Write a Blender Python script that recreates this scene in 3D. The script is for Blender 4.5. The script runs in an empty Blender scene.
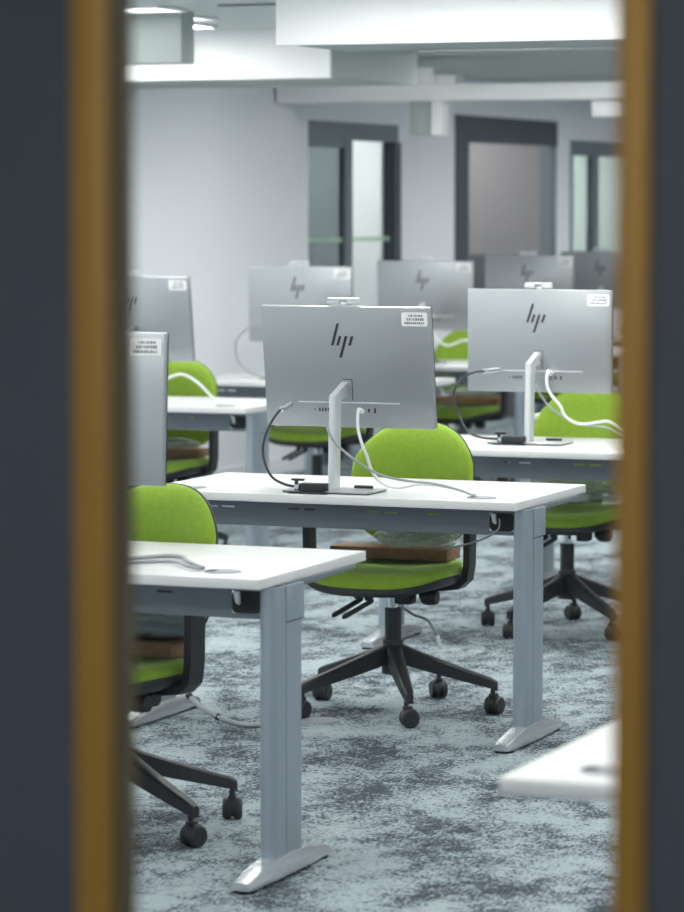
import bpy, bmesh, math, random
from mathutils import Vector, Matrix, noise
random.seed(7)
PI = math.pi
SC = bpy.context.scene
COL = SC.collection

# ------------------------------------------------------------------ materials
def srgb(r, g, b):
    f = lambda c: (c/255/12.92) if c/255 <= .04045 else ((c/255+.055)/1.055)**2.4
    return (f(r), f(g), f(b), 1)

def mat(name, col, rough=.5, metal=0, bump=0, bscale=200, spec=.5, var=0, vscale=30, **kw):
    m = bpy.data.materials.new(name); m.use_nodes = True
    nt = m.node_tree; b = nt.nodes['Principled BSDF']
    b.inputs['Base Color'].default_value = col
    b.inputs['Roughness'].default_value = rough
    b.inputs['Metallic'].default_value = metal
    b.inputs['Specular IOR Level'].default_value = spec
    for k, v in kw.items():
        b.inputs[k.replace('_', ' ')].default_value = v
    tc = nt.nodes.new('ShaderNodeTexCoord')
    if bump:
        n = nt.nodes.new('ShaderNodeTexNoise'); n.inputs['Scale'].default_value = bscale
        n.inputs['Detail'].default_value = 3
        nt.links.new(tc.outputs['Object'], n.inputs['Vector'])
        bp = nt.nodes.new('ShaderNodeBump'); bp.inputs['Strength'].default_value = bump
        bp.inputs['Distance'].default_value = .002
        nt.links.new(n.outputs['Fac'], bp.inputs['Height'])
        nt.links.new(bp.outputs['Normal'], b.inputs['Normal'])
    if var:
        n = nt.nodes.new('ShaderNodeTexNoise'); n.inputs['Scale'].default_value = vscale
        n.inputs['Detail'].default_value = 4
        nt.links.new(tc.outputs['Object'], n.inputs['Vector'])
        r = nt.nodes.new('ShaderNodeValToRGB')
        r.color_ramp.elements[0].position = .3; r.color_ramp.elements[1].position = .7
        r.color_ramp.elements[0].color = tuple(c*(1-var) for c in col[:3])+(1,)
        r.color_ramp.elements[1].color = tuple(min(1, c*(1+var)) for c in col[:3])+(1,)
        nt.links.new(n.outputs['Fac'], r.inputs['Fac'])
        nt.links.new(r.outputs['Color'], b.inputs['Base Color'])
    return m

def emit_mat(name, col, strength):
    m = bpy.data.materials.new(name); m.use_nodes = True
    b = m.node_tree.nodes['Principled BSDF']
    b.inputs['Base Color'].default_value = (.8, .8, .8, 1)
    b.inputs['Emission Color'].default_value = col
    b.inputs['Emission Strength'].default_value = strength
    return m

def glass_mat(name, tint, gloss=.05, rough=0.0, ior=1.45):
    """thin pane: clear with a surface reflection"""
    m = bpy.data.materials.new(name); m.use_nodes = True
    nt = m.node_tree; nt.nodes.clear()
    o = nt.nodes.new('ShaderNodeOutputMaterial')
    t = nt.nodes.new('ShaderNodeBsdfTransparent'); t.inputs['Color'].default_value = tint
    g = nt.nodes.new('ShaderNodeBsdfGlossy'); g.inputs['Roughness'].default_value = rough
    fr = nt.nodes.new('ShaderNodeFresnel'); fr.inputs['IOR'].default_value = ior
    mx = nt.nodes.new('ShaderNodeMixShader')
    ge = nt.nodes.new('ShaderNodeNewGeometry')      # one reflection per pane: none from inside the glass
    iv = nt.nodes.new('ShaderNodeMath'); iv.operation = 'SUBTRACT'; iv.inputs[0].default_value = 1
    ml = nt.nodes.new('ShaderNodeMath'); ml.operation = 'MULTIPLY'
    nt.links.new(ge.outputs['Backfacing'], iv.inputs[1])
    nt.links.new(iv.outputs[0], ml.inputs[0]); nt.links.new(fr.outputs['Fac'], ml.inputs[1])
    nt.links.new(ml.outputs[0], mx.inputs['Fac'])
    nt.links.new(t.outputs['BSDF'], mx.inputs[1]); nt.links.new(g.outputs['BSDF'], mx.inputs[2])
    nt.links.new(mx.outputs['Shader'], o.inputs['Surface'])
    return m

def bag_mat():
    m = bpy.data.materials.new('clear_polythene'); m.use_nodes = True
    nt = m.node_tree; nt.nodes.clear()
    o = nt.nodes.new('ShaderNodeOutputMaterial')
    t = nt.nodes.new('ShaderNodeBsdfTransparent'); t.inputs['Color'].default_value = (.9, .92, .92, 1)
    g = nt.nodes.new('ShaderNodeBsdfPrincipled'); g.inputs['Roughness'].default_value = .18
    g.inputs['Base Color'].default_value = srgb(190, 198, 196)
    tc = nt.nodes.new('ShaderNodeTexCoord'); vo = nt.nodes.new('ShaderNodeTexNoise'); vo.inputs['Scale'].default_value = 26; vo.inputs['Detail'].default_value = 4; vo.inputs['Distortion'].default_value = 1.5
    nt.links.new(tc.outputs['Object'], vo.inputs['Vector'])
    bp = nt.nodes.new('ShaderNodeBump'); bp.inputs['Strength'].default_value = 1; bp.inputs['Distance'].default_value = .02
    nt.links.new(vo.outputs['Fac'], bp.inputs['Height']); nt.links.new(bp.outputs['Normal'], g.inputs['Normal'])
    lw = nt.nodes.new('ShaderNodeLayerWeight'); lw.inputs['Blend'].default_value = .35
    nt.links.new(bp.outputs['Normal'], lw.inputs['Normal'])
    mr = nt.nodes.new('ShaderNodeMapRange'); mr.inputs['To Min'].default_value = .3; mr.inputs['To Max'].default_value = .75
    mx = nt.nodes.new('ShaderNodeMixShader')
    nt.links.new(lw.outputs['Facing'], mr.inputs['Value']); nt.links.new(mr.outputs['Result'], mx.inputs['Fac'])
    nt.links.new(t.outputs['BSDF'], mx.inputs[1]); nt.links.new(g.outputs['BSDF'], mx.inputs[2])
    nt.links.new(mx.outputs['Shader'], o.inputs['Surface'])
    return m

def carpet_mat():
    m = bpy.data.materials.new('mottled_carpet'); m.use_nodes = True
    nt = m.node_tree; b = nt.nodes['Principled BSDF']
    N = nt.nodes.new; L = nt.links.new
    tc = N('ShaderNodeTexCoord')
    mp = N('ShaderNodeMapping'); mp.inputs['Scale'].default_value = (1.2, .8, 1)
    L(tc.outputs['Object'], mp.inputs['Vector'])
    big = N('ShaderNodeTexNoise'); big.inputs['Scale'].default_value = 3.0; big.inputs['Detail'].default_value = 5
    big.inputs['Roughness'].default_value = .6; big.inputs['Distortion'].default_value = .4
    L(mp.outputs['Vector'], big.inputs['Vector'])
    med = N('ShaderNodeTexNoise'); med.inputs['Scale'].default_value = 14; med.inputs['Detail'].default_value = 5
    med.inputs['Roughness'].default_value = .72; med.inputs['Distortion'].default_value = .8
    mp2 = N('ShaderNodeMapping'); mp2.inputs['Scale'].default_value = (1.1, .85, 1)
    L(tc.outputs['Object'], mp2.inputs['Vector'])
    L(mp2.outputs['Vector'], med.inputs['Vector'])
    fin = N('ShaderNodeTexNoise'); fin.inputs['Scale'].default_value = 90; fin.inputs['Detail'].default_value = 3
    fin.inputs['Roughness'].default_value = .7
    mp3 = N('ShaderNodeMapping'); mp3.inputs['Scale'].default_value = (1.3, .6, 1); L(tc.outputs['Object'], mp3.inputs['Vector'])
    L(mp3.outputs['Vector'], fin.inputs['Vector'])
    a = N('ShaderNodeMath'); a.operation = 'MULTIPLY'; a.inputs[1].default_value = .42; L(big.outputs['Fac'], a.inputs[0])
    c = N('ShaderNodeMath'); c.operation = 'MULTIPLY_ADD'; c.inputs[1].default_value = .32
    L(med.outputs['Fac'], c.inputs[0]); L(a.outputs[0], c.inputs[2])
    d = N('ShaderNodeMath'); d.operation = 'MULTIPLY_ADD'; d.inputs[1].default_value = .46
    L(fin.outputs['Fac'], d.inputs[0]); L(c.outputs[0], d.inputs[2])
    r = N('ShaderNodeValToRGB'); e = r.color_ramp.elements
    e[0].position = .52; e[0].color = srgb(54, 60, 68)
    e[1].position = .64; e[1].color = srgb(152, 163, 168)
    x = e.new(.570); x.color = srgb(80, 88, 96)
    x = e.new(.592); x.color = srgb(122, 133, 140)
    L(d.outputs[0], r.inputs['Fac'])
    # tile joints of the carpet planks
    sp = N('ShaderNodeSeparateXYZ'); L(tc.outputs['Object'], sp.inputs['Vector'])
    outs = []
    for ax, per in (('X', .25), ('Y', 1.0)):
        q = N('ShaderNodeMath'); q.operation = 'PINGPONG'; q.inputs[1].default_value = per/2
        L(sp.outputs[ax], q.inputs[0])
        w = N('ShaderNodeMath'); w.operation = 'LESS_THAN'; w.inputs[1].default_value = .0022
        L(q.outputs[0], w.inputs[0]); outs.append(w)
    mxm = N('ShaderNodeMath'); mxm.operation = 'MAXIMUM'; L(outs[0].outputs[0], mxm.inputs[0]); L(outs[1].outputs[0], mxm.inputs[1])
    sc = N('ShaderNodeMath'); sc.operation = 'MULTIPLY'; sc.inputs[1].default_value = .3; L(mxm.outputs[0], sc.inputs[0])
    mix = N('ShaderNodeMix'); mix.data_type = 'RGBA'
    L(sc.outputs[0], mix.inputs['Factor']); L(r.outputs['Color'], mix.inputs['A']); mix.inputs['B'].default_value = srgb(165, 178, 186)
    L(mix.outputs['Result'], b.inputs['Base Color'])
    b.inputs['Roughness'].default_value = .95; b.inputs['Specular IOR Level'].default_value = .15
    bp = N('ShaderNodeBump'); bp.inputs['Strength'].default_value = .5; bp.inputs['Distance'].default_value = .004
    L(fin.outputs['Fac'], bp.inputs['Height']); L(bp.outputs['Normal'], b.inputs['Normal'])
    return m

M = {}
M['laminate'] = mat('white_laminate', srgb(211, 211, 212), .38, spec=.4)
M['apron'] = mat('slate_grey_steel', srgb(106, 115, 123), .5, .25)
M['leg'] = mat('grey_blue_extrusion', srgb(152, 163, 173), .36, .5)
M['foot'] = mat('cast_aluminium', srgb(205, 209, 213), .27, .8)
M['black'] = mat('black_plastic', srgb(29, 32, 37), .5, bump=.15, bscale=600)
M['darkhole'] = mat('black_recess', srgb(18, 19, 22), .7)
M['green'] = mat('lime_green_fabric', srgb(137, 170, 56), .9, bump=.5, bscale=500, spec=.15, var=.07, vscale=60, Sheen_Weight=.15)
M['chrome'] = mat('chrome_tube', srgb(210, 214, 218), .15, 1)
M['silver'] = mat('silver_monitor_shell', srgb(172, 176, 179), .36, .72)
M['silver_light'] = mat('light_silver_stand', srgb(214, 217, 220), .35, .4)
M['screen'] = mat('black_glass_screen', srgb(12, 13, 16), .1)
M['logo'] = mat('dark_logo_inlay', srgb(40, 43, 46), .3)
M['sticker'] = mat('white_sticker', srgb(240, 241, 242), .5)
M['ink'] = mat('grey_print', srgb(90, 93, 97), .6)
M['white_plastic'] = mat('white_plastic', srgb(232, 234, 236), .4)
M['grey_cable'] = mat('grey_cable_sheath', srgb(150, 155, 160), .45)
M['white_cable'] = mat('white_cable_sheath', srgb(222, 225, 227), .4)
M['black_cable'] = mat('black_lock_cable', srgb(44, 47, 52), .3, .3)
M['brown_card'] = mat('brown_cardboard', srgb(130, 98, 72), .75, var=.12, vscale=40)
M['grommet'] = mat('grey_plastic_cap', srgb(134, 138, 146), .45, .2)
M['bag'] = bag_mat()
M['grey_bag'] = mat('grey_polythene', srgb(140, 152, 160), .3)
M['carpet'] = carpet_mat()
M['wall'] = mat('white_painted_plaster', srgb(238, 240, 246), .8, bump=.05, bscale=300)
M['ceiling'] = mat('pale_grey_ceiling_paint', srgb(204, 211, 209), .85)
M['raft'] = mat('white_bulkhead_paint', srgb(248, 248, 249), .7)
M['raft_grey'] = mat('grey_paint_and_shade', srgb(172, 180, 178), .8)  # own grey of some parts, plus shade painted into bulkhead sides and undersides
M['dark_frame'] = mat('dark_blue_grey_frame', srgb(62, 72, 84), .5)
M['mid_frame'] = mat('grey_header_panel', srgb(110, 120, 130), .5)
M['door_paint'] = mat('slate_blue_door_paint', srgb(70, 80, 91), .55, var=.05, vscale=3)
M['gold'] = mat('golden_brown_bead', srgb(166, 127, 54), .5, .25)
M['reveal_shade'] = mat('dark_reveal_shade', srgb(84, 70, 34), .6)  # shade on the inner reveal of the gold bead, painted dark brown
M['pane'] = glass_mat('clear_glass', (.97, .985, .98, 1))
M['pane_tint'] = glass_mat('green_grey_glass', (.46, .50, .51, 1), ior=1.6)
M['mauve'] = mat('mauve_grey_wall', srgb(138, 132, 136), .85)
M['side_white'] = mat('side_room_white', srgb(235, 238, 240), .8)
M['side_green'] = mat('side_room_pale_green', srgb(205, 220, 216), .8)
M['dot'] = mat('green_glass_sticker', srgb(186, 216, 190), .6)
M['upholstery'] = mat('charcoal_upholstery', srgb(70, 74, 80), .9)
M['light'] = emit_mat('added_panel_diffuser', (1, .985, .955, 1), 22)  # emitter of the unseen panels added to brighten the rooms
M['dim_light'] = emit_mat('dimmed_panel_diffuser', (1, .985, .955, 1), 3)
M['corridor_wall'] = mat('corridor_grey_wall', srgb(150, 155, 160), .8)

# ------------------------------------------------------------------ mesh building
class MB:
    def __init__(s): s.bm = bmesh.new()
    def _xf(s, vs, mtx):
        if mtx is not None: bmesh.ops.transform(s.bm, matrix=mtx, verts=vs)
    def box(s, c, d, bev=0, mtx=None, seg=2):
        r = bmesh.ops.create_cube(s.bm, size=1)
        vs = r['verts']
        for v in vs: v.co = Vector((v.co.x*d[0]+c[0], v.co.y*d[1]+c[1], v.co.z*d[2]+c[2]))
        if bev:
            es = list({e for v in vs for e in v.link_edges})
            rr = bmesh.ops.bevel(s.bm, geom=es, offset=bev, segments=seg, profile=.5, affect='EDGES')
            vs = list({v for f in rr['faces'] for v in f.verts} | {v for v in vs if v.is_valid})
        s._xf(vs, mtx); return s
    def hexa(s, pts, bev=0):
        """8 corners: bottom 4 then top 4"""
        vs = [s.bm.verts.new(p) for p in pts]
        for q in ((3, 2, 1, 0), (4, 5, 6, 7), (0, 1, 5, 4), (1, 2, 6, 5), (2, 3, 7, 6), (3, 0, 4, 7)):
            s.bm.faces.new([vs[i] for i in q])
        if bev:
            es = list({e for v in vs for e in v.link_edges})
            bmesh.ops.bevel(s.bm, geom=es, offset=bev, segments=2, profile=.5, affect='EDGES')
        return s
    def loft(s, rings, close=True, cap=True):
        rs = [[s.bm.verts.new(p) for p in r] for r in rings]
        n = len(rs[0])
        for a, b in zip(rs, rs[1:]):
            for i in range(n if close else n-1):
                j = (i+1) % n
                s.bm.faces.new((a[i], a[j], b[j], b[i]))
        if cap:
            s.bm.faces.new(list(reversed(rs[0]))); s.bm.faces.new(rs[-1])
        return s
    def cyl(s, p0, p1, r0, r1=None, n=20):
        r1 = r0 if r1 is None else r1
        p0 = Vector(p0); p1 = Vector(p1); d = (p1-p0).normalized()
        x = d.orthogonal().normalized(); y = d.cross(x)
        ring = lambda p, r: [p+(x*math.cos(2*PI*i/n)+y*math.sin(2*PI*i/n))*r for i in range(n)]
        return s.loft([ring(p0, r0), ring(p1, r1)])
    def lathe(s, prof, c=(0, 0, 0), n=28, axis='z'):
        rings = []
        for r, h in prof:
            ring = []
            for i in range(n):
                a = 2*PI*i/n
                if axis == 'z': p = (c[0]+r*math.cos(a), c[1]+r*math.sin(a), c[2]+h)
                elif axis == 'x': p = (c[0]+h, c[1]+r*math.cos(a), c[2]+r*math.sin(a))
                else: p = (c[0]+r*math.sin(a), c[1]+h, c[2]+r*math.cos(a))
                ring.append(p)
            rings.append(ring)
        return s.loft(rings)
    def tube(s, pts, r, n=8, sub=6):
        P = [Vector(p) for p in pts]; Q = []
        for i in range(len(P)-1):
            p0 = P[max(i-1, 0)]; p1 = P[i]; p2 = P[i+1]; p3 = P[min(i+2, len(P)-1)]
            for k in range(sub):
                t = k/sub
                Q.append(.5*((2*p1)+(-p0+p2)*t+(2*p0-5*p1+4*p2-p3)*t*t+(-p0+3*p1-3*p2+p3)*t**3))
        Q.append(P[-1])
        rings = []; x = None
        for i, q in enumerate(Q):
            d = (Q[min(i+1, len(Q)-1)]-Q[max(i-1, 0)]).normalized()
            if x is None: x = d.orthogonal().normalized()
            x = (x-d*x.dot(d)).normalized(); y = d.cross(x)
            rings.append([q+(x*math.cos(2*PI*k/n)+y*math.sin(2*PI*k/n))*r for k in range(n)])
        return s.loft(rings)
    def prism(s, poly, y0, y1, plane='xz', bev=0):
        f = {'xz': lambda p, h: (p[0], h, p[1]), 'xy': lambda p, h: (p[0], p[1], h), 'yz': lambda p, h: (h, p[0], p[1])}[plane]
        a = [s.bm.verts.new(f(p, y0)) for p in poly]; b = [s.bm.verts.new(f(p, y1)) for p in poly]
        n = len(poly)
        fs = [s.bm.faces.new(a), s.bm.faces.new(list(reversed(b)))]
        for i in range(n):
            j = (i+1) % n; fs.append(s.bm.faces.new((a[j], a[i], b[i], b[j])))
        if bev:
            es = list({e for ff in fs for e in ff.edges})
            bmesh.ops.bevel(s.bm, geom=es, offset=bev, segments=2, profile=.5, affect='EDGES')
        return s
    def xform(s, mtx):
        bmesh.ops.transform(s.bm, matrix=mtx, verts=s.bm.verts[:]); return s
    def build(s, name, m, parent=None, smooth=35, loc=(0, 0, 0)):
        bmesh.ops.recalc_face_normals(s.bm, faces=s.bm.faces[:])
        me = bpy.data.meshes.new(name); s.bm.to_mesh(me); s.bm.free()
        me.materials.append(m)
        if smooth:
            for p in me.polygons: p.use_smooth = True
            try: me.set_sharp_from_angle(angle=math.radians(smooth))
            except Exception: pass
        o = bpy.data.objects.new(name, me); COL.objects.link(o)
        o.location = loc
        if parent: o.parent = parent
        return o

def thing(name, loc, rz=0):
    o = bpy.data.objects.new(name, None); COL.objects.link(o)
    o.empty_display_size = .1; o.location = loc; o.rotation_euler = (0, 0, rz)
    return o
def tag(o, label, cat, group=None):
    o['label'] = label; o['category'] = cat
    if group: o['group'] = group
    return o
def struct(o):
    o['kind'] = 'structure'; return o
KIDS = {}
def kids(o):
    return [c for c in bpy.data.objects if c.parent == o]
def copy_tree(o, parent=None):
    c = o.copy(); COL.objects.link(c); c.parent = parent
    if parent is None:
        for k in ('label', 'category', 'group'):
            if k in c: del c[k]
    for ch in kids(o): copy_tree(ch, c)
    return c
def place(proto, used, loc, rz, label, cat, group=None):
    o = proto if not used else copy_tree(proto)
    o.location = loc; o.rotation_euler = (0, 0, rz)
    return tag(o, label, cat, group)

def rrect(w, h, r, n=6, cx=0, cy=0):
    pts = []
    for sx, sy, a0 in ((1, 1, 0), (-1, 1, 90), (-1, -1, 180), (1, -1, 270)):
        for k in range(n+1):
            a = math.radians(a0+90*k/n)
            pts.append((cx+sx*(w/2-r)+r*math.cos(a), cy+sy*(h/2-r)+r*math.sin(a)))
    return pts

# ------------------------------------------------------------------ desk
# origin: floor, at the right end of the user-far long edge; the top runs to -x and +y
DW, DD, DH = 1.262, .70, .746
def make_desk(inset=0.0):
    r = thing('desk', (0, 0, 0))
    MB().box((-DW/2, DD/2, DH-.0125), (DW, DD, .025), .0018).build('desktop', M['laminate'], r)
    # apron (steel beam along the long edge nearest the camera) with an opening at each end and slots
    x0, x1 = -DW+.031+inset, -.031-inset
    zt, zb = DH-.0265, DH-.110
    y = .11
    ob = MB()
    holes = [(x0+.010, x0+.088), (x1-.088, x1-.010)]
    hz0, hz1 = zb+.012, zt-.016
    slots = []
    for sx in (-.42, -.36, -.14, -.08, .13, .19, .33):
        slots.append(((x0+x1)/2+sx-.022, (x0+x1)/2+sx+.022))
    sz0, sz1 = zt-.030, zt-.0245
    cuts = sorted([(a, b, hz0, hz1) for a, b in holes]+[(a, b, sz0, sz1) for a, b in slots])
    xx = x0
    for a, b, za, zc in cuts:
        if a > xx: ob.box(((xx+a)/2, y, (zt+zb)/2), (a-xx, .003, zt-zb))
        ob.box(((a+b)/2, y, (zt+zc)/2), (b-a, .003, zt-zc)); ob.box(((a+b)/2, y, (zb+za)/2), (b-a, .003, za-zb))
        xx = b
    ob.box(((xx+x1)/2, y, (zt+zb)/2), (x1-xx, .003, zt-zb))
    ob.box(((x0+x1)/2, y+.012, zb+.001), (x1-x0, .026, .003))
    ob.box(((x0+x1)/2, y+.012, zt-.002), (x1-x0, .026, .003))
    ob.build('apron', M['apron'], r)
    for a, b in holes:
        w = MB()
        w.prism(rrect(b-a, hz1-hz0, .015, 5, (a+b)/2, (hz0+hz1)/2), y-.0018, y+.006, 'xz')
        W = w.build('cable_port', M['darkhole'], r)
        MB().hexa([(a+.012, y-.010, hz0+.026), (a+.022, y-.010, hz0+.020), (a+.024, y-.001, hz0+.022), (a+.014, y-.001, hz0+.028), (a+.006, y-.010, hz1-.004), (a+.020, y-.010, hz1-.004), (a+.022, y-.001, hz1-.002), (a+.008, y-.001, hz1-.002)], .002).build('white_plug', M['white_plastic'], W)
    # legs
    for sx in (0, 1):
        cx = -.009-inset if sx == 0 else -DW+.009+inset
        prof = []
        # lozenge column: rounded ends front and rear, with a groove between the two extrusions
        yc = .155
        for p in rrect(.046, .180, .020, 5): prof.append((cx+p[0], yc+p[1]))
        lg = MB(); lg.prism(prof, .045, DH-.028, 'xy')
        L = lg.build('leg', M['leg'], r)
        sgn = 1 if sx == 0 else -1
        MB().box((cx+sgn*.0235, yc+.032, DH-.028-.045), (.004, .112, .088), .0012).build('column_cover', M['leg'], L)
        MB().box((cx+sgn*.0229, yc-.022, .36), (.0012, .0016, .62)).build('groove_strip', M['apron'], L)
        MB().box((cx+sgn*.0229, yc+.032, DH-.028-.0905), (.0018, .112, .0022)).build('cover_joint', M['darkhole'], L)
        # arm that carries the top
        MB().hexa([(cx-.018, .11, DH-.045), (cx+.018, .11, DH-.045), (cx+.02, .60, DH-.034), (cx-.02, .60, DH-.034),
                   (cx-.018, .11, DH-.025), (cx+.018, .11, DH-.025), (cx+.02, .60, DH-.025), (cx-.02, .60, DH-.025)], .002).build('support_arm', M['apron'], L)
        # cast foot: boat shape
        rings = []
        y0, y1 = -.10, .415
        for k in range(15):
            t = k/14
            yy = y0+(y1-y0)*t
            e = min(1, math.sin(PI*min(max(t, .03), .97))**.30)
            tt = abs(yy-yc)/(.28 if yy > yc else .26)
            h = .019+.033*max(0, 1-tt**1.8)
            w = .034*(.55+.45*e)
            rings.append([(cx-w, yy, .008), (cx+w, yy, .008), (cx+w*.98, yy, .008+h*.45), (cx+w*.7, yy, .008+h*.93), (cx, yy, .008+h),
                          (cx-w*.7, yy, .008+h*.93), (cx-w*.98, yy, .008+h*.45)])
        F = MB().loft(rings).build('foot', M['foot'], L, smooth=50)
        for yy in (y0+.035, y1-.035):
            MB().lathe([(.001, 0), (.030, 0), (.030, .006), (.02, .010), (.001, .010)], (cx, yy, 0), 20).build('floor_glide', M['black'], L)
    for gx in (-.150, -DW+.14):
        g = MB().lathe([(.001, 0), (.046, 0), (.045, .002), (.039, .003), (.001, .003)], (gx, .125, DH), 28)
        G = g.build('grommet', M['grommet'], r)
        MB().box((gx-.026, .115, DH+.0032), (.022, .03, .0015)).build('cable_slot', M['darkhole'], G)
    return r

# ------------------------------------------------------------------ office chair, faces -y
def pad(mb, outline, zc, prof, curve):
    """outline: list of (p,q); prof: list of (scale, depth); curve(p,q)-> extra depth; returns xyz via mapper"""
    rings = []
    for sc, d in prof:
        rings.append([mb(p*sc, zc+(q-zc)*sc, d) for p, q in outline])
    return rings

def make_chair():
    r = thing('office_chair', (0, 0, 0))
    # --- base
    hub = MB()
    hub.cyl((0, 0, .125), (0, 0, .235), .037, .033, 24)
    hub.build('base_hub', M['black'], r)
    for k in range(5):
        a = math.radians(12+72*k); c, s = math.cos(a), math.sin(a)
        rot = Matrix.Rotation(a, 4, 'Z')
        g = MB()
        rings = []
        for t in (0, .15, .4, .7, .93, 1):
            x = .02+.322*t; zt = .225-.115*t**.9; hh = .060-.030*t; w = .026-.011*t
            if t == 1: zt -= .004; hh = .03; w *= .75
            rings.append([(x, -w, zt-hh), (x, w, zt-hh), (x, w, zt-.006), (x, w*.65, zt), (x, -w*.65, zt), (x, -w, zt-.006)])
        g.loft(rings).xform(rot)
        Lg = g.build('base_leg', M['black'], r)
        # castor: two wheels, hood, stem
        ca = a+random.uniform(-1.2, 1.2)
        w = MB()
        for sd in (-1, 1):
            w.lathe([(.001, sd*.004), (.026, sd*.004), (.0295, sd*.007), (.0295, sd*.020), (.025, sd*.026), (.012, sd*.027), (.001, sd*.026)], (0, 0, .0295), 22, 'x')
        w.lathe([(.020, -.018), (.0275, -.012), (.0285, 0), (.0275, .012), (.020, .018)], (0, .001, .0335), 20, 'x')
        w.cyl((0, -.010, .035), (0, -.010, .083), .009, .008, 12)
        w.box((0, -.006, .062), (.02, .03, .012), .003)
        w.xform(Matrix.Translation((c*.332, s*.332, 0)) @ Matrix.Rotation(ca, 4, 'Z'))
        w.build('castor', M['black'], Lg)
    # --- gas lift
    gl = MB(); gl.cyl((0, 0, .235), (0, 0, .338), .027, .027, 24)
    G = gl.build('gas_lift', M['black'], r)
    MB().cyl((0, 0, .338), (0, 0, .395), .016, .016, 20).build('piston', M['chrome'], G)
    # --- mechanism
    mc = MB(); mc.box((.01, .02, .396), (.17, .24, .035), .008); mc.box((0, .0, .384), (.07, .09, .02), .006); mc.box((.075, -.02, .372), (.05, .06, .04), .006)
    Me = mc.build('tilt_mechanism', M['black'], r)
    for kx, ky, ln in ((.14, -.03, .05), (.10, .06, .05)):
        MB().lathe([(.001, -ln/2), (.022, -ln/2), (.026, -ln/4), (.026, ln/4), (.022, ln/2), (.001, ln/2)], (kx+.02, ky, .378), 10, 'x').build('knob', M['black'], Me)
    for x0, y0 in ((-.030, -.10), (.018, -.13)):
        lv = MB()
        lv.tube([(x0+.03, y0+.06, .396), (x0, y0, .392), (x0-.03, y0-.035, .380)], .007, 8, 4)
        a, b = (x0-.015, y0-.02), (x0-.082, y0-.095)
        lv.hexa([(a[0], a[1]-.011, .366), (a[0]+.006, a[1]+.012, .366), (b[0]+.006, b[1]+.013, .318), (b[0], b[1]-.013, .318),
                 (a[0], a[1]-.011, .382), (a[0]+.006, a[1]+.012, .382), (b[0]+.006, b[1]+.013, .334), (b[0], b[1]-.013, .334)], .004)
        lv.build('lever', M['black'], r)
    # --- seat
    n = 44; ol = []
    for i in range(n):
        a = 2*PI*i/n; c, s = math.cos(a), math.sin(a)
        e = 2/3.2
        x = .245*abs(c)**e*(1 if c > 0 else -1); y = .240*abs(s)**e*(1 if s > 0 else -1)
        x *= 1-.10*(y/.24 if y > 0 else 0)
        ol.append((x, y))
    def zt(x, y): return -.022*max(0, (-y-.10)/.14)**2 + .010*abs(x/.245)**2.5
    def ring(sc, z): return [(x*sc, y*sc, z+zt(x*sc, y*sc)) for x, y in ol]
    sb = MB().loft([ring(.96, .432), ring(1.0, .440), ring(1.0, .455), ring(.975, .469), ring(.92, .476), ring(.75, .475), ring(.45, .470), ring(.1, .468)])
    sb.build('seat_cushion', M['green'], r, 60)
    ss = MB().loft([ring(.50, .398), ring(.78, .402), ring(.95, .412), ring(1.015, .426), ring(1.012, .442), ring(.985, .444)])
    ss.build('seat_shell', M['black'], r, 60)
    # --- backrest
    ob = []
    m = 48
    for i in range(m):
        a = 2*PI*i/m; c, s = math.cos(a), math.sin(a)
        e = 2/(2.7 if s > 0 else 3.0)
        x = .215*abs(c)**e*(1 if c > 0 else -1); z = .715+.205*abs(s)**e*(1 if s > 0 else -1)
        x *= 1-.13*max(0, (z-.80)/.12)-.05*max(0, (.65-z)/.14)
        ob.append((x, z))
    def yb(x, z): return .245+.045*max(0, (z-.70)/.22)**1.3 - .045*(x/.215)**2 - .012*math.exp(-((z-.64)/.07)**2)
    def rb(sc, d): return [(x*sc, yb(x*sc, .715+(z-.715)*sc)+d, .715+(z-.715)*sc) for x, z in ob]
    MB().loft([rb(.05, -.012), rb(.5, -.013), rb(.80, -.010), rb(.94, -.002), rb(.99, .010), rb(1.0, .022), rb(.985, .030), rb(.5, .030)]).build('backrest_cushion', M['green'], r, 60)
    MB().loft([rb(.98, .027), rb(1.004, .028), rb(1.004, .034), rb(.965, .042), rb(.6, .05), rb(.05, .052)]).build('backrest_shell', M['black'], r, 60)
    bs = MB()
    path = [(.05, .412), (.20, .405), (.30, .415), (.345, .46), (.350, .56), (.335, .68), (.318, .74)]
    rings = []
    for i, (y, z) in enumerate(path):
        p = path[max(0, i-1)]; q = path[min(len(path)-1, i+1)]
        dy, dz = q[0]-p[0], q[1]-p[1]; l = math.hypot(dy, dz); ny, nz = -dz/l*.009, dy/l*.009
        w = .03
        rings.append([(-w, y-ny, z-nz), (w, y-ny, z-nz), (w, y+ny, z+nz), (-w, y+ny, z+nz)])
    bs.loft(rings).build('back_support', M['black'], r)
    # --- armrests
    for sx in (-1, 1):
        path = [(.10, .406), (.20, .406), (.248, .412), (.272, .434), (.279, .48), (.281, .60), (.282, .668)]
        rings = []
        for i, (x, z) in enumerate(path):
            p = path[max(0, i-1)]; q = path[min(len(path)-1, i+1)]
            dx, dz = q[0]-p[0], q[1]-p[1]; l = math.hypot(dx, dz); nx, nz = -dz/l*.011, dx/l*.011
            w = .032; yc = .045
            rings.append([(sx*(x-nx), yc-w, z-nz), (sx*(x-nx), yc+w, z-nz), (sx*(x+nx), yc+w, z+nz), (sx*(x+nx), yc-w, z+nz)])
        A = MB().loft(rings).build('armrest', M['black'], r)
        MB().box((sx*.282, .03, .676), (.075, .23, .024), .010).build('arm_pad', M['black'], A)
    return r

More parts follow.
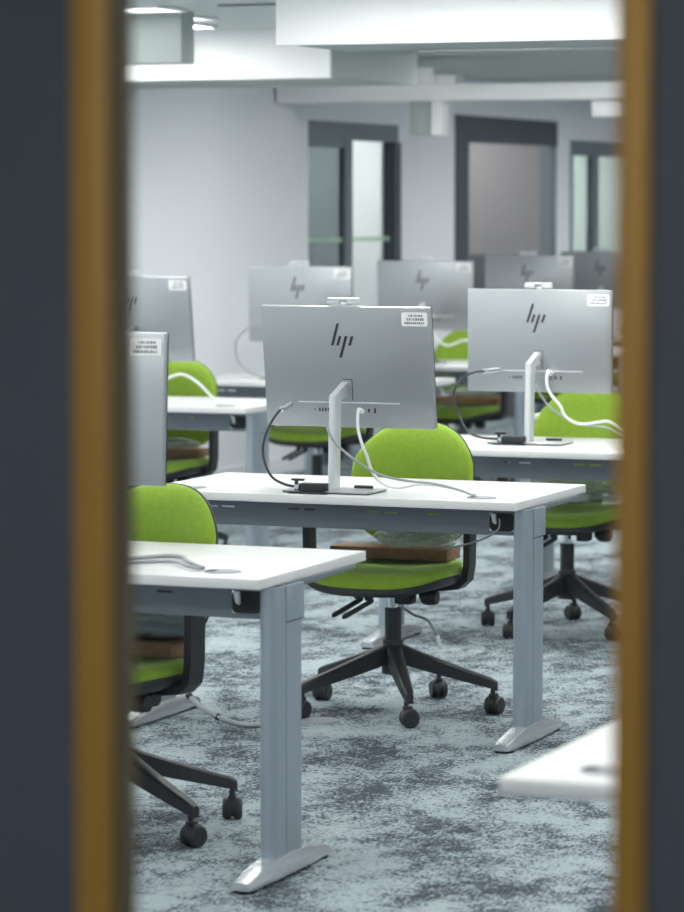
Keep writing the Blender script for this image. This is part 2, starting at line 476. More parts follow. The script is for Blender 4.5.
# ------------------------------------------------------------------ all-in-one computer, screen faces +y
BW, BH = .573, .388
TILT = math.radians(8)
BC = Vector((-.006, .070, .382))            # centre of the back face, above the desk
def body_mtx(): return Matrix.Translation(BC) @ Matrix.Rotation(TILT, 4, 'X')
def make_computer():
    r = thing('all_in_one_computer', (0, 0, 0))
    B = body_mtx()
    sh = MB(); sh.box((0, .011, 0), (BW, .022, BH), .004).xform(B)
    S = sh.build('back_housing', M['silver'], r)
    MB().box((0, .0245, 0), (BW-.002, .006, BH-.002), .0015).xform(B).build('screen', M['screen'], r)
    # bottom cover with a fine light seam
    pc = MB(); pc.box((0, -.0012, -.114), (BW*.60, .003, .004), .001).xform(B); pc.build('seam_trim', M['silver_light'], S)
    for px, w, h in ((-.117, .003, .006), (-.101, .005, .012), (-.091, .005, .012), (-.081, .005, .012), (-.071, .005, .012), (.066, .006, .012), (.087, .006, .016)):
        MB().box((px, -.0003, -.138), (w, .002, h), .0008).xform(B).build('port', M['darkhole'], S)
    MB().box((.045, -.0006, -.137), (.016, .003, .020), .001).xform(B).build('power_socket', M['grommet'], S)
    # mark: four slanted strokes
    lg = MB()
    k = .00086; cx, cz = 312, 183
    def stroke(xt, zt, xb, zb, w=10.5):
        p = [((xt-w/2-cx)*k, -(zt-cz)*k), ((xt+w/2-cx)*k, -(zt-cz)*k), ((xb+w/2-cx)*k, -(zb-cz)*k), ((xb-w/2-cx)*k, -(zb-cz)*k)]
        p = [(a-.013, b+.086) for a, b in p]
        lg.prism(p, -.0012, .0005, 'xz')
    stroke(299, 120, 273, 202); stroke(306, 167, 294, 202); stroke(329, 167, 303, 247); stroke(353, 167, 341, 202)
    lg.xform(B); lg.build('logo', M['logo'], S, 0)
    # asset sticker
    st = MB(); st.prism(rrect(.086, .044, .006, 4, .2345, .1565), -.0012, .0005, 'xz').xform(B)
    ST = st.build('asset_sticker', M['sticker'], S)
    rnd = random.Random(3)
    ink = MB()
    for row, (z, h, x0, x1) in enumerate(((.168, .007, .2145, .2615), (.1565, .008, .2085, .2655), (.1445, .007, .2015, .2685))):
        x = x0
        while x < x1:
            w = rnd.choice((.0015, .002, .0035, .0045)); ink.box((x+w/2, -.0015, z), (w, .0006, h)); x += w+rnd.choice((.0015, .002, .003))
    ink.xform(B).build('printed_code', M['ink'], ST, 0)
    # pop-up camera
    cb = MB(); cb.box((-.006, .012, BH/2+.004), (.022, .012, .012), .002)
    cb.box((-.006, .012, BH/2+.022), (.108, .016, .008), .003).xform(B)
    Cc = cb.build('camera_bar', M['silver_light'], r)
    for sx in (-1, 1):
        MB().box((-.006+sx*.034, .010, BH/2+.011), (.042, .016, .014), .003).xform(B).build('camera_module', M['silver_light'], Cc)
    # stand
    pl = MB(); pl.prism(rrect(.290, .170, .006, 3, .010, -.075), .0035, .008, 'xy', .0008)
    P = pl.build('base_plate', M['silver'], r)
    MB().prism(rrect(.284, .164, .006, 3, .010, -.075), 0, .0036, 'xy').build('rubber_underside', M['darkhole'], P)
    co = MB()
    prof = []
    for p in rrect(.023, .060, .009, 4, -.011, -.028): prof.append(p)
    ringb = [(x, y, .008) for x, y in prof]; ringt = [(x, y+.010, .298+.14*(y+.058)) for x, y in prof]
    co.loft([ringb, ringt])
    co.hexa([(-.0225, -.015, .278), (.0005, -.015, .278), (.0005, .066, .290), (-.0225, .066, .290),
             (-.0225, -.040, .300), (.0005, -.040, .300), (.0005, .062, .338), (-.0225, .062, .338)], .004)
    co.build('stand_column', M['silver_light'], r)
    HP = MB().box((-.002, -.0002, -.072), (.034, .002, .068), .0006).xform(B).build('hinge_plate', M['darkhole'], r)
    MB().box((-.004, -.001, -.074), (.034, .003, .068), .0006).xform(B).build('hinge_cover', M['silver'], HP)
    rs = MB(); rs.box((.080, -.005, .012), (.062, .012, .010), .003); rs.build('rubber_stop', M['black'], P)
    return r

def lock_box(loc, rz=0):
    r = thing('cable_lock_anchor', loc, rz)
    MB().box((-.030, -.150, .019), (.086, .042, .026), .003).build('anchor_block', M['black'], r)
    MB().box((-.040, -.150, .003), (.130, .060, .006), .002).build('anchor_foot', M['black'], r)
    b = MB(); b.box((-.090, -.144, .023), (.012, .010, .034), .003); b.box((-.086, -.142, .041), (.042, .014, .007), .002)
    b.build('clamp_bracket', M['black'], r)
    MB().lathe([(.001, -.012), (.0075, -.012), (.0085, -.008), (.0085, .010), (.001, .012)], (-.074, -.172, .022), 14, 'y').build('lock_barrel', M['chrome'], r)
    return r

def cable(name, pts, rad, m, label, loc=(0, 0, 0), rz=0, group=None, ends=()):
    """a cable thing; ends: list of (kind, index)"""
    o = MB().tube(pts, rad, 8, 6).build(name, m, None, 60)
    o.location = loc; o.rotation_euler = (0, 0, rz)
    tag(o, label, 'cable', group)
    for kind, p, q, r0 in ends:
        mm = {'plug': M['white_plastic'], 'lock_head': M['chrome'], 'clip': M['black']}[kind]
        MB().cyl(p, q, r0, r0*.9, 12).build(kind, mm, o)
    return o

# ------------------------------------------------------------------ room shell  (x right along the desks, y away, z up)
WL, WR, VB, VF, CH = -4.55, 6.5, 18.6, -6.46, 2.50
fl = MB().box(((WR-8.6)/2, 4, -.05), (WR+8.6, 30.4, .1)).build('floor', M['carpet'], None, 0); struct(fl)
ce = MB().box(((WR-8.6)/2, 4, CH+.05), (WR+8.6, 30.4, .1)).build('ceiling', M['ceiling'], None, 0); struct(ce)
# left wall with openings
OP = [(9.34, 10.885, 0, 2.147), (11.98, 14.22, 0, 2.245), (14.55, 16.35, .85, 2.114)]
w = MB(); yy = VF
for a, b, z0, z1 in OP:
    w.box((WL-.06, (yy+a)/2, CH/2), (.12, a-yy, CH))
    w.box((WL-.06, (a+b)/2, (z1+CH)/2), (.12, b-a, CH-z1))
    if z0: w.box((WL-.06, (a+b)/2, z0/2), (.12, b-a, z0))
    yy = b
w.box((WL-.06, (yy+VB)/2, CH/2), (.12, VB-yy, CH))
struct(w.build('wall_left', M['wall'], None, 0))
struct(MB().box((WR+.06, 4, CH/2), (.12, 30, CH)).build('wall_right', M['wall'], None, 0))
struct(MB().box((-1.05, VB+.06, CH/2), (15.1, .12, CH)).build('wall_back', M['wall'], None, 0))
bb = MB(); yy = VF+.15
for a, b, z0, z1 in OP[:2]:
    bb.box((WL+.006, (yy+a)/2, .05), (.012, a-yy, .1)); yy = b
bb.box((WL+.006, (yy+VB)/2, .05), (.012, VB-yy, .1))
struct(bb.build('baseboard_left', M['wall'], None, 0))
# side rooms seen through the openings
struct(MB().box((-8.5, 6, CH/2), (.12, 26, CH)).build('wall_side_outer', M['side_white'], None, 0))
struct(MB().box((-6.555, 11.62, CH/2), (3.77, .1, CH)).build('wall_side_first', M['side_white'], None, 0))
struct(MB().box((-6.555, 14.42, CH/2), (3.77, .1, CH)).build('wall_side_second', M['mauve'], None, 0))
struct(MB().box((-6.555, 17.6, CH/2), (3.77, .1, CH)).build('wall_side_third', M['side_green'], None, 0))
struct(MB().box((-6.555, 8.2, CH/2), (3.77, .1, CH)).build('wall_side_near', M['side_white'], None, 0))

# door_1 : glazed sliding door set
x = WL+.005
d1 = struct(thing('door_1', (WL, 10.1, 0)))
def loc_box(y0, y1, z0, z1, dx=.05, x0=-.02, oy=0):
    return (x0, (y0+y1)/2-oy, (z0+z1)/2), (dx, y1-y0, z1-z0)
def lb(parent, name, m, oy, *boxes):
    g = MB()
    for q in boxes:
        c, d = loc_box(*q[:4], *(q[4:] if len(q) > 4 else ()), oy=oy); g.box(c, d, .002)
    return g.build(name, m, parent, 0)
lb(d1, 'header_panel', M['mid_frame'], 10.1, (9.34, 10.885, 2.035, 2.147))
lb(d1, 'door_frame', M['dark_frame'], 10.1, (10.775, 10.885, 0, 2.035, .09))
lb(d1, 'mullion', M['mid_frame'], 10.1, (9.95, 10.07, 0, 2.035))
lb(d1, 'left_pane', M['pane_tint'], 10.1, (9.34, 9.95, .0, 2.035, .01))
lb(d1, 'right_pane', M['pane'], 10.1, (10.07, 10.775, .0, 2.035, .01))
lb(d1, 'door_head_rail', M['mid_frame'], 10.1, (9.34, 9.95, 1.985, 2.035, .04))
g = MB()
for k in range(44):
    yy = 9.36+k*.0345
    if 9.94 < yy < 10.08 or yy > 10.77: continue
    g.box((-.010, yy-10.1, 1.405), (.004, .016, (.034 if k % 3 else .024)))
struct(g.build('green_dot_strip', M['dot'], d1, 0))
# door_2 : wide opening with a dark frame
d2 = struct(thing('door_2', (WL, 13.0, 0)))
lb(d2, 'door_frame', M['dark_frame'], 13.0, (11.98, 12.25, 0, 2.245, .06))
lb(d2, 'header_panel', M['dark_frame'], 13.0, (12.25, 14.22, 2.06, 2.245, .06))
lb(d2, 'jamb_lining', M['mid_frame'], 13.0, (14.195, 14.219, 0, 2.06, .13, -.062))
lb(d2, 'pane', M['pane'], 13.0, (12.25, 14.22, 0, 2.06, .008))
# window_1
w1 = struct(thing('window_1', (WL, 15.4, 0)))
lb(w1, 'header_panel', M['mid_frame'], 15.4, (14.55, 16.35, 2.0, 2.114))
lb(w1, 'window_frame', M['mid_frame'], 15.4, (14.55, 14.62, .85, 2.0), (15.11, 15.27, .85, 2.0), (16.28, 16.35, .85, 2.0), (14.55, 16.35, .85, .90))
lb(w1, 'left_pane', M['pane'], 15.4, (14.62, 15.11, .9, 2.0, .008))
lb(w1, 'right_pane', M['pane'], 15.4, (15.27, 16.28, .9, 2.0, .008))

# bulkheads hung below the ceiling
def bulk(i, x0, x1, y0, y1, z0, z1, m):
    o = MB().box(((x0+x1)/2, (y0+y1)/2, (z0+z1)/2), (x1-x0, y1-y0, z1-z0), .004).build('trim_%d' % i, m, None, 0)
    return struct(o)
def lit_front(parent, x0, x1, y0, z0, z1):
    MB().box(((x0+x1)/2, y0-.011, (z0+z1)/2), (x1-x0, .022, z1-z0), .003).build('lit_white_front', M['raft'], parent, 0)  # front skin kept white as the lit face; the grey body carries the shade
b1 = bulk(1, -1.80, WR, 2.44, 3.12, 2.257, CH, M['raft_grey']); lit_front(b1, -1.812, WR, 2.44, 2.25, CH)
b2 = bulk(2, WL, -2.935, 5.72, 6.95, 2.262, CH, M['raft_grey']); lit_front(b2, WL, -2.923, 5.72, 2.255, CH)
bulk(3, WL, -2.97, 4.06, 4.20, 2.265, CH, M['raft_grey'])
rail = MB().box(((WL+.02+WR)/2, 8.95, 2.287), (WR-WL-.02, .30, .096), .004).build('trim_4', M['raft'], None, 0); struct(rail)
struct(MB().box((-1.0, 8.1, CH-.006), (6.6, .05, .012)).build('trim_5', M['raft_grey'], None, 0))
struct(MB().box((-2.0, 3.76, CH-.004), (1.3, .04, .008)).build('trim_6', M['mid_frame'], None, 0))
rb_ = thing('projector_bracket', (-3.59, 8.88, 2.336))
g = MB(); g.box((-.02, -.03, .050), (.17, .16, .10), .004); g.box((.13, 0, .027), (.13, .16, .055), .004); g.build('top_box', M['raft'], rb_)
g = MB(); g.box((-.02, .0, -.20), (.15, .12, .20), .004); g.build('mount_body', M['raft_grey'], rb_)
MB().box((.085, -.03, -.20), (.07, .12, .20), .004).build('front_cover', M['raft'], rb_)
tag(rb_, 'stepped white box straddling the white ceiling rail above the glazed doors', 'bracket')
cb_ = MB().box((-2.49, 8.95, 2.188), (.19, .12, .10), .006).build('rail_box', M['raft'], None)
tag(cb_, 'small white box under the ceiling rail beside the right gold door bead', 'box')

# ceiling lights, two in view and the rest added: frame + diffuser
def make_light():
    r = thing('ceiling_light', (0, 0, CH))
    f = MB()
    for c, d in (((0, .155, -.008), (1.22, .012, .016)), ((0, -.155, -.008), (1.22, .012, .016)), ((.605, 0, -.008), (.012, .30, .016)), ((-.605, 0, -.008), (.012, .30, .016))): f.box(c, d)
    f.build('light_frame', M['raft'], r, 0)
    MB().box((0, 0, -.006), (1.198, .298, .008)).build('diffuser', M['light'], r, 0)
    return r
LP = make_light(); used = False
LPOS = [(-3.50, 3.80), (-3.66, 4.47), (-3.4, 2.1), (-3.4, 2.85), (-1.9, 4.9), (-1.4, 7.55), (-.1, 7.55), (-1.0, 1.72), (.5, 1.72), (-3.94, 5.1), (-2.7, 7.55), (-1.2, 10.3), (-2.3, 11.6), (-2.3, 12.9), (-2.3, 14.3), (-2.2, 15.8)]  # first two in view; the others, rows below included, added to brighten the room
for yv in (-5.0, -3.0, -1.0, 1.0):
    for xv in (-3.4, -.9, 1.6, 4.1): LPOS.append((xv, yv))
for yv in (4.6, 7.0):
    for xv in (-.7, 1.6, 4.1): LPOS.append((xv, yv))
for yv in (10.8, 14.5):
    for xv in (.6, 3.5): LPOS.append((xv, yv))
LBL = {0: 'bright rectangular ceiling light at the top left, in front of the grey bulkhead', 1: 'small bright ceiling light peeking out behind the grey bulkhead at upper left'}
for i, (lx, ly) in enumerate(LPOS):
    LQ = place(LP, used, (lx, ly, CH), 0, LBL.get(i, 'added rectangular light panel out of view, brightening the classroom'), 'ceiling light', 'flush rectangular ceiling lights'); used = True
for o in list(COL.objects):
    if o.get('label') in (LBL[0], LBL[1]):
        for ch in kids(o):
            if ch.name.startswith('diffuser'):
                ch.data = ch.data.copy(); ch.data.materials.clear(); ch.data.materials.append(M['dim_light'])
for sx, sy in ((-5.6, 10.8), (-6.9, 10.6), (-5.7, 13.0), (-5.7, 13.8), (-5.6, 16.2), (-6.4, 16.9), (2.2, -8.2), (2.2, -9.6), (-1.0, -9.0)):  # unseen panels added to brighten the side rooms and the corridor
    place(LQ, True, (sx, sy, CH), 0, 'added rectangular light panel out of view, brightening a neighbouring room', 'ceiling light', 'added light panels beyond the classroom')

# dark sofa shapes in the second side room
for i, (sx, sy, sw) in enumerate(((-5.35, 13.8, .7), (-6.4, 13.9, .75))):
    s = thing('armchair', (sx, sy, 0))
    MB().box((0, 0, .25), (sw, .6, .42), .05).build('seat', M['upholstery'], s)
    MB().box((0, .24, .85), (sw, .16, .80+.1*i), .05).build('backrest', M['upholstery'], s)
    tag(s, ['dark high-backed armchair nearest the dark-framed doorway, in the side room', 'taller dark armchair farther inside the dark-framed side room'][i], 'armchair')

# ------------------------------------------------------------------ entrance door the photo looks through
wf = MB()
DX0, DX1 = 1.40, 2.72            # door slab
wf.box(((WL+DX0)/2-.03, VF+.05, CH/2), (DX0-WL-.06, .12, CH)); wf.box(((WR+DX1)/2+.03, VF+.05, CH/2), (WR-DX1-.06, .12, CH))
wf.box(((DX0+DX1)/2, VF+.05, (2.2+CH)/2), (DX1-DX0+.12, .12, CH-2.2))
struct(wf.build('wall_front', M['wall'], None, 0))
d3 = struct(thing('door_3', (2.06, VF, 0)))
GX0, GX1, GZ0, GZ1 = 1.766, 2.338, .35, 1.98
oxx = 2.06
def slab(name, x0, x1, z0, z1):
    MB().box(((x0+x1)/2-oxx, .025, (z0+z1)/2), (x1-x0, .05, z1-z0), .002).build(name, M['door_paint'], d3, 0)
slab('hinge_stile', DX0, GX0, .006, 2.19); slab('lock_stile', GX1, DX1, .006, 2.19)
slab('bottom_rail', GX0, GX1, .006, GZ0); slab('top_rail', GX0, GX1, GZ1, 2.19)
def bead(x0, x1, z0, z1): MB().box(((x0+x1)/2-oxx, .024, (z0+z1)/2), (x1-x0, .060, z1-z0), .004).build('glazing_bead', M['gold'], d3, 30)
bead(GX0, GX0+.034, GZ0, GZ1); bead(GX1-.031, GX1, GZ0, GZ1);
for gx in (GX0+.034, GX1-.031): MB().box((gx-oxx, .033, (GZ0+GZ1)/2), (.008, .044, GZ1-GZ0-.08), .001).build('reveal_shade_strip', M['reveal_shade'], d3, 0)  # dark strips standing in for the shaded reveal beside the glass
bead(GX0+.042, GX1-.031, GZ0, GZ0+.04); bead(GX0+.042, GX1-.031, GZ1-.04, GZ1)
MB().box(((GX0+GX1)/2-oxx, .026, (GZ0+GZ1)/2), (GX1-GX0-.06, .006, GZ1-GZ0-.06)).build('glass_pane', M['pane'], d3, 0)
# corridor in front of the door
struct(MB().box(((WL+WR)/2, -11.06, CH/2), (WR-WL, .12, CH)).build('wall_corridor', M['corridor_wall'], None, 0))
struct(MB().box((WL-.06, -8.8, CH/2), (.12, 4.5, CH)).build('wall_corridor_end', M['corridor_wall'], None, 0))

# ------------------------------------------------------------------ furniture
desk0 = make_desk(); deskN = make_desk(.185)
G = 'white desks of the training room'
rows = [
    ((.081, -2.125), 'white desk nearest the camera at lower left, its whole silver leg in view'),
    ((.006, -.015), 'white desk in the middle of the photo under the large sharp silver computer'),
    ((.045, 1.95), 'white desk at right behind the middle one, under the second sharp silver computer'),
    ((.0, 3.89), 'white desk mostly hidden behind the right-hand silver computer and gold door bead'),
    ((-2.545, 3.79), 'white desk at left, its grey leg beside the middle computer'),
    ((-2.53, 5.74), 'white desk at far left behind the one with the grey leg, against the pale wall'),
    ((-2.58, 7.54), 'white desk seen between the two sharp silver computers, with a green chair behind'),
    ((-2.58, 9.49), 'second white desk from the far end of the wall-side row, hidden behind computers'),
    ((-2.58, 11.39), 'farthest white desk of the wall-side row, hidden behind the right-hand computers'),
]
for i, ((dx, dy), lab) in enumerate(rows):
    place(desk0, i > 0, (dx, dy, 0), 0, lab, 'desk', G)
tag(deskN, 'blurred white desk corner at lower right, closest to the door glass', 'desk')
deskN.location = (1.50+DW, -4.45, 0)

PC = make_computer()
comp = [
    ((-.650, .21), 0, 'large sharp silver all-in-one computer in the middle, back turned, white code sticker at top right'),
    ((-.732, 2.36), 0, 'sharp silver all-in-one computer at right, smaller than the middle one, looped white cable below'),
    ((-.588, -1.90), .0, 'silver computer cut off by the left gold door bead, standing on the nearest desk'),
    ((-.60, 4.12), .0, 'silver computer hidden behind the right gold door bead'),
    ((-3.225, 4.02), .0, 'grey computer at far left by the wall, half hidden by the nearest computer'),
    ((-3.265, 6.08), .0, 'blurred silver computer left of and behind the middle computer, grey cable loop beside it'),
    ((-3.245, 7.85), .0, 'blurred silver computer between the two sharp ones, in front of the glazed door'),
    ((-3.275, 9.76), .0, 'blurred silver computer directly above the sharp right-hand one, under the dark doorway'),
    ((-3.36, 11.55), .0, 'farthest blurred grey computer at right, under the small pale window'),
]
CPOS = []
for i, ((cx, cy), rz, lab) in enumerate(comp):
    o = place(PC, i > 0, (cx, cy, DH+.0004), rz, lab, 'computer', 'silver all-in-one computers'); CPOS.append((cx, cy, rz))
    if i:
        dz, dt = {1: (-.004, -7.5), 2: (0, -11), 5: (-.006, -6), 6: (-.008, -5), 7: (-.008, -7)}.get(i, (-.010, 0))
        mv = Matrix.Translation((0, 0, dz)) @ Matrix.Translation(BC) @ Matrix.Rotation(math.radians(dt), 4, 'X') @ Matrix.Translation(-BC)
        for ch in kids(o):
            if ch.name.split('.')[0] in ('back_housing', 'screen', 'camera_bar', 'hinge_plate'): ch.matrix_basis = mv

CH0 = make_chair()
UPPER = ('seat_cushion', 'seat_shell', 'backrest_cushion', 'backrest_shell', 'back_support', 'armrest', 'tilt_mechanism', 'lever')
HT = {1: -.03, 4: -.012}
chairs = [
    ((-.596, .53), 0, 'lime green office chair pushed in at the middle desk, whole star base in view'),
    ((-.566, -1.590), 33, 'lime green office chair at the nearest desk, cut off by the left gold door bead'),
    ((-.690, 2.64), 20, 'lime green office chair at the right-hand desk behind the middle desk, cylinder and base visible'),
    ((-.62, 4.75), 40, 'lime green office chair hidden at the right behind the gold door bead'),
    ((-3.24, 4.33), 20, 'lime green office chair at the left wall-side desk, above the nearest green backrest'),
    ((-3.26, 6.35), 50, 'lime green office chair whose seat shows below the middle computer, back hidden by it'),
    ((-3.20, 8.30), 5, 'lime green office chair seen between the two sharp computers, white cable before its back'),
    ((-3.16, 10.2), 30, 'lime green office chair mostly hidden behind the right-hand sharp computer'),
    ((-3.22, 12.1), 60, 'farthest lime green office chair, hidden behind the right-hand computers'),
]
for i, ((cx, cy), ba, lab) in enumerate(chairs):
    o = place(CH0, i > 0, (cx, cy, 0), 0, lab, 'chair', 'lime green office chairs')
    for ch in kids(o):
        if ch.name.split('.')[0] in UPPER: ch.location = (({0: -.044, 1: -.046}.get(i, 0)+(.012 if i == 0 and not ch.name.startswith('armrest') else 0)), .03 if i == 0 else 0, HT.get(i, 0)); ch.rotation_euler = (0, 0, -.2 if i == 1 else 0)
    if ba:
        for ch in kids(o):
            if ch.name.startswith('base_leg'): ch.rotation_euler = (0, 0, math.radians(ba-0))
# slack control cable hanging from the middle chair
midchair = CH0
wc = MB().tube([(.03, .02, .335), (.063, .034, .312), (.105, .034, .300), (.133, .034, .262), (.142, .034, .245)], .005, 8, 6).build('control_cable', M['grey_cable'], midchair)
wc['label'] = 'thin grey cable with a pale tip under the seat'
MB().cyl((.140, .034, .250), (.150, .034, .212), .008, .007, 12).build('cable_tip', M['white_plastic'], wc)

# boxes and bags left on the seats
def card_box(loc, w, d, h, lab, rz=0):
    r = thing('cardboard_box', loc, rz)
    MB().box((0, 0, h/2), (w, d, h), .002).build('carton', M['brown_card'], r)
    MB().box((w*.30, -d/2+.001, h/2), (.004, .004, h*.98)).build('flap_edge', M['brown_card'], r)
    return tag(r, lab, 'box')
def bag(loc, w, d, h, lab, m, seed=0, rz=0, cat='bag'):
    g = MB(); bmesh.ops.create_icosphere(g.bm, subdivisions=4, radius=1)
    for v in g.bm.verts:
        p = v.co.copy(); q = p*1.7+Vector((seed*3.1, 0, 0))
        f = 1+.30*noise.noise(q)+.16*abs(noise.noise(q*2.9))+.07*noise.noise(q*6.5)
        p *= f
        z = p.z*h/2+h*.5
        v.co = Vector((p.x*w/2, p.y*d/2, max(0.001, z)))
    o = g.build('plastic_bag', m, None, 40); o.location = loc; o.rotation_euler = (0, 0, rz)
    return tag(o, lab, cat)
ST = .4835
card_box((-.655, .70, ST), .41, .13, .036, 'flat brown cardboard box on the seat of the middle chair')
bag((-.585, .69, ST+.0365), .29, .12, .095, 'crumpled clear plastic bag on the brown box on the middle chair', M['bag'], 1)
card_box((-.608, -1.45, ST-.03), .42, .14, .036, 'flat brown cardboard box on the seat of the nearest chair at left', -.2)
bag((-.545, -1.455, ST+.0065), .32, .12, .075, 'grey plastic wrapping on the brown box on the nearest chair at left', M['grey_bag'], 2)
bag((-.70, 2.70, ST), .40, .26, .10, 'clear plastic bag lying on the seat of the right-hand chair', M['bag'], 3)
card_box((-3.24, 4.44, ST-.012), .40, .13, .036, 'flat brown cardboard box on the seat of the left wall-side chair')
bag((-3.24, 4.44, ST+.0245), .32, .10, .05, 'pale plastic bag on the brown box on the left wall-side chair', M['bag'], 4)
card_box((-3.17, 8.44, ST+.004), .40, .13, .036, 'flat brown cardboard box on the chair between the two sharp computers')
bag((-3.17, 8.44, ST+.0405), .30, .10, .05, 'clear plastic bag on the brown box of the chair between the two sharp computers', M['bag'], 5)

# cables of the middle computer
c0 = (CPOS[0][0], CPOS[0][1], DH)
lock_box_M = tag(lock_box(c0), 'black cable lock block on the foot of the middle silver computer', 'lock')
cable('lock_cable', [(-.210, .015, .247), (-.221, 0, .230), (-.235, -.03, .190), (-.244, -.05, .134), (-.229, -.07, .082), (-.186, -.11, .042), (-.131, -.138, .024), (-.090, -.150, .020)], .0045, M['black_cable'],
      'black steel lock cable looping from the middle computer to its black lock block', c0, 0, None, [('lock_head', (-.199, .072, .262), (-.211, .022, .246), .010)])
cable('power_cable', [(.038, .082, .245), (.038, .058, .250), (.042, .04, .235), (.048, .025, .200), (.069, 0, .155), (.081, .02, .104), (.090, .04, .058), (.113, .05, .026), (.15, .05, .010), (.19, .045, .010), (.26, .03, .024), (.347, .01, .020), (.430, -.04, .012), (.478, -.085, .0065)], .005, M['white_cable'],
      'white power cable from the middle computer to the grommet on the middle desk', c0, 0, None, [('plug', (.038, .088, .243), (.038, .060, .249), .009)])
cable('data_cable', [(-.046, .070, .245), (-.044, .03, .238), (-.036, -.02, .220), (-.018, -.064, .198), (-.004, -.072, .173), (.016, -.072, .149), (.046, -.066, .121), (.081, -.04, .089), (.120, -.02, .062), (.159, 0, .045), (.225, .012, .034), (.309, .0, .030), (.410, -.04, .017), (.474, -.09, .0062)], .0038, M['grey_cable'],
      'thin grey data cable crossing in front of the middle stand column to the desk grommet', c0)
cable('mains_lead', [(-.085, .10, .690), (-.078, .085, .672), (-.085, .080, .650), (-.146, .12, .618), (-.283, .30, .575), (-.42, .55, .540), (-.47, .63, .533)], .0032, M['grey_cable'],
      'thin grey lead drooping from the middle desk to the bag on the middle chair')
# cables of the right-hand computer
c1 = (CPOS[1][0], CPOS[1][1], DH)
tag(lock_box(c1), 'black cable lock block on the foot of the right-hand silver computer', 'lock')
cable('lock_cable', [(-.200, .012, .262), (-.215, .01, .262), (-.241, 0, .258), (-.274, -.03, .24), (-.299, -.05, .20), (-.299, -.06, .147), (-.275, -.06, .092), (-.227, -.11, .044), (-.167, -.138, .024), (-.090, -.150, .020)], .0045, M['black_cable'],
      'black steel lock cable looping left of the right-hand computer', c1, 0, None, [('lock_head', (-.165, .062, .266), (-.205, .012, .262), .011)])
cable('power_cable', [(.048, .055, .262), (.044, .03, .266), (.048, 0, .245), (.055, -.01, .205), (.083, -.01, .165), (.106, -.01, .139), (.122, -.01, .106), (.154, 0, .08), (.191, .02, .072), (.239, .04, .08), (.283, .05, .080), (.339, .03, .052), (.40, -.01, .018), (.50, -.06, .007)], .0055, M['white_cable'],
      'white power cable swinging from the right-hand computer across its green chair', c1, 0, None, [('plug', (.048, .066, .256), (.045, .03, .267), .009)])
cable('data_cable', [(-.013, .055, .23), (-.013, .03, .220), (.006, .02, .199), (.037, .01, .155), (.076, 0, .123), (.123, 0, .094), (.167, .01, .076), (.209, .03, .066), (.269, .04, .060), (.324, .03, .040), (.40, -.02, .012), (.49, -.07, .006)], .0042, M['grey_cable'],
      'pale grey data cable below the white one at the right-hand computer', c1)
# simple looped cables for the computers farther back and at left
def back_cables(k, names):
    cx, cy, rz = CPOS[k]; o = (cx, cy, DH)
    if 'lock' in names:
        cable('lock_cable', [(-.20, .05, .285), (-.215, .02, .275), (-.26, -.02, .255), (-.31, -.05, .19), (-.30, -.06, .10), (-.24, -.07, .04), (-.15, -.07, .012), (-.10, -.06, .012)], .007, M['grey_cable'], names['lock'], o)
    if 'power' in names:
        cable('power_cable', [(.048, .055, .262), (.05, .0, .245), (.06, -.01, .19), (.10, -.01, .13), (.16, 0, .10), (.26, .0, .13), (.34, .0, .10), (.42, -.0, .03), (.465, .005, .006)], .006, M['white_cable'], names['power'], o)
back_cables(5, {'lock': 'grey lock cable looping left of the blurred computer behind the middle one', 'power': 'white power cable of the blurred computer behind the middle one'})
back_cables(4, {'power': 'white cable arching in front of the green chair at far left'})
back_cables(6, {'power': 'white cable before the green chair between the two sharp computers', 'lock': 'grey lock cable of the blurred computer before the glazed door'})
back_cables(7, {'power': 'white power cable hidden behind the right-hand sharp computer'})
back_cables(3, {'lock': 'grey lock cable loop beside the right gold door bead'})
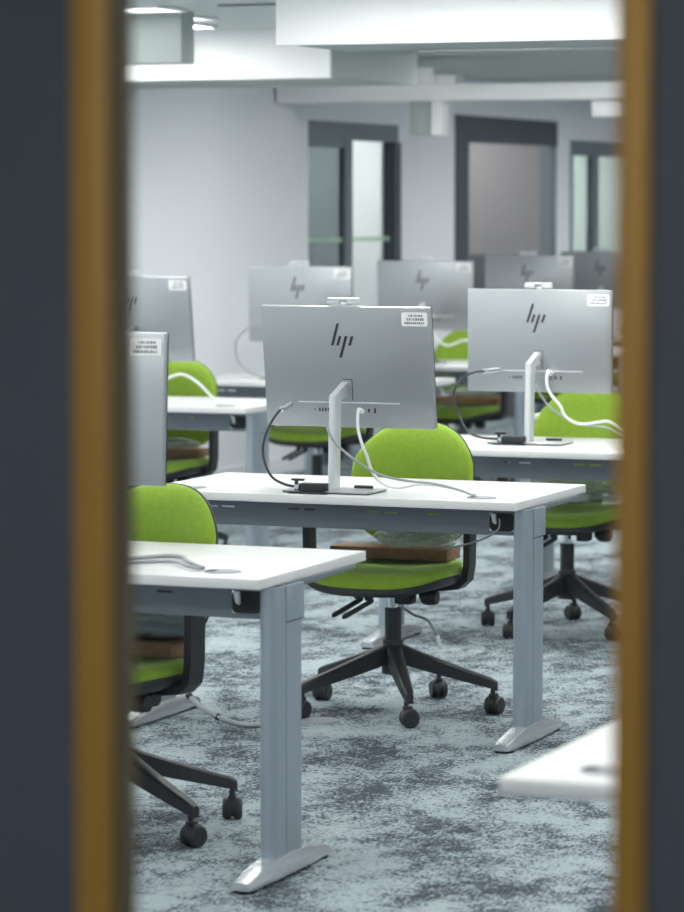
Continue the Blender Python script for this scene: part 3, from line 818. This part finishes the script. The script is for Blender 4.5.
# desk cables of the nearest desk
cable('power_cable', [(-.515, -1.845, .90), (-.47, -1.90, .80), (-.44, -1.93, .762), (-.405, -1.90, .753), (-.365, -1.83, .7525), (-.325, -1.78, .7525), (-.270, -1.80, .7535), (-.205, -1.91, .756), (-.120, -2.005, .7535)], .0055, M['grey_cable'],
      'grey cable bowing across the nearest desk to its grommet, the farther of two')
cable('data_cable', [(-.56, -1.845, .90), (-.51, -1.97, .80), (-.46, -2.025, .757), (-.39, -2.00, .752), (-.33, -1.94, .752), (-.275, -1.89, .752), (-.225, -1.92, .754), (-.170, -1.99, .755), (-.122, -2.02, .7525)], .0045, M['grey_cable'],
      'thinner grey cable on the nearest desk, the closer of two running to the grommet')
# conduit on the floor below the middle desk and round floor cap
cable('floor_conduit', [(-1.16, .05, .17), (-1.12, .02, .13), (-1.07, .0, .088), (-1.02, -.01, .058), (-.96, .0, .030), (-.91, .03, .012), (-.87, .06, .009), (-.84, .085, .009)], .0085, M['grey_cable'],
      'pale grey conduit with black clips running from the middle desk leg down to the floor', ends=[('clip', (-1.085, .006, .100), (-1.075, .002, .092), .0115), ('clip', (-.985, -.004, .040), (-.973, -.001, .034), .0115)])
fg = thing('floor_outlet', (-.735, .25, 0))
MB().lathe([(.001, .0005), (.062, .0005), (.060, .005), (.048, .007), (.001, .007)], (0, 0, 0), 32).build('cap', M['grommet'], fg)
tag(fg, 'round silver outlet cap set in the carpet below the middle desk', 'floor outlet')

# ------------------------------------------------------------------ camera
cam = bpy.data.cameras.new('camera'); co = bpy.data.objects.new('camera', cam); COL.objects.link(co)
co.location = (3.1694, -9.2559, 1.6526)
co.rotation_euler = (PI/2-.0782, 0, .3831)
cam.sensor_fit = 'VERTICAL'; cam.sensor_height = 24; cam.lens = 3259/912*24
cam.clip_start = .05; cam.clip_end = 80
cam.dof.use_dof = True; cam.dof.focus_distance = 9.7; cam.dof.aperture_fstop = cam.lens/1000/.029
SC.camera = co

wd = bpy.data.worlds.new('world'); SC.world = wd; wd.use_nodes = True
wd.node_tree.nodes['Background'].inputs['Color'].default_value = (.8, .88, 1, 1)
wd.node_tree.nodes['Background'].inputs['Strength'].default_value = .3
vs = SC.view_settings
vs.view_transform = 'Standard'; vs.look = 'None'; vs.gamma = 1; vs.exposure = -.04; vs.use_curve_mapping = False
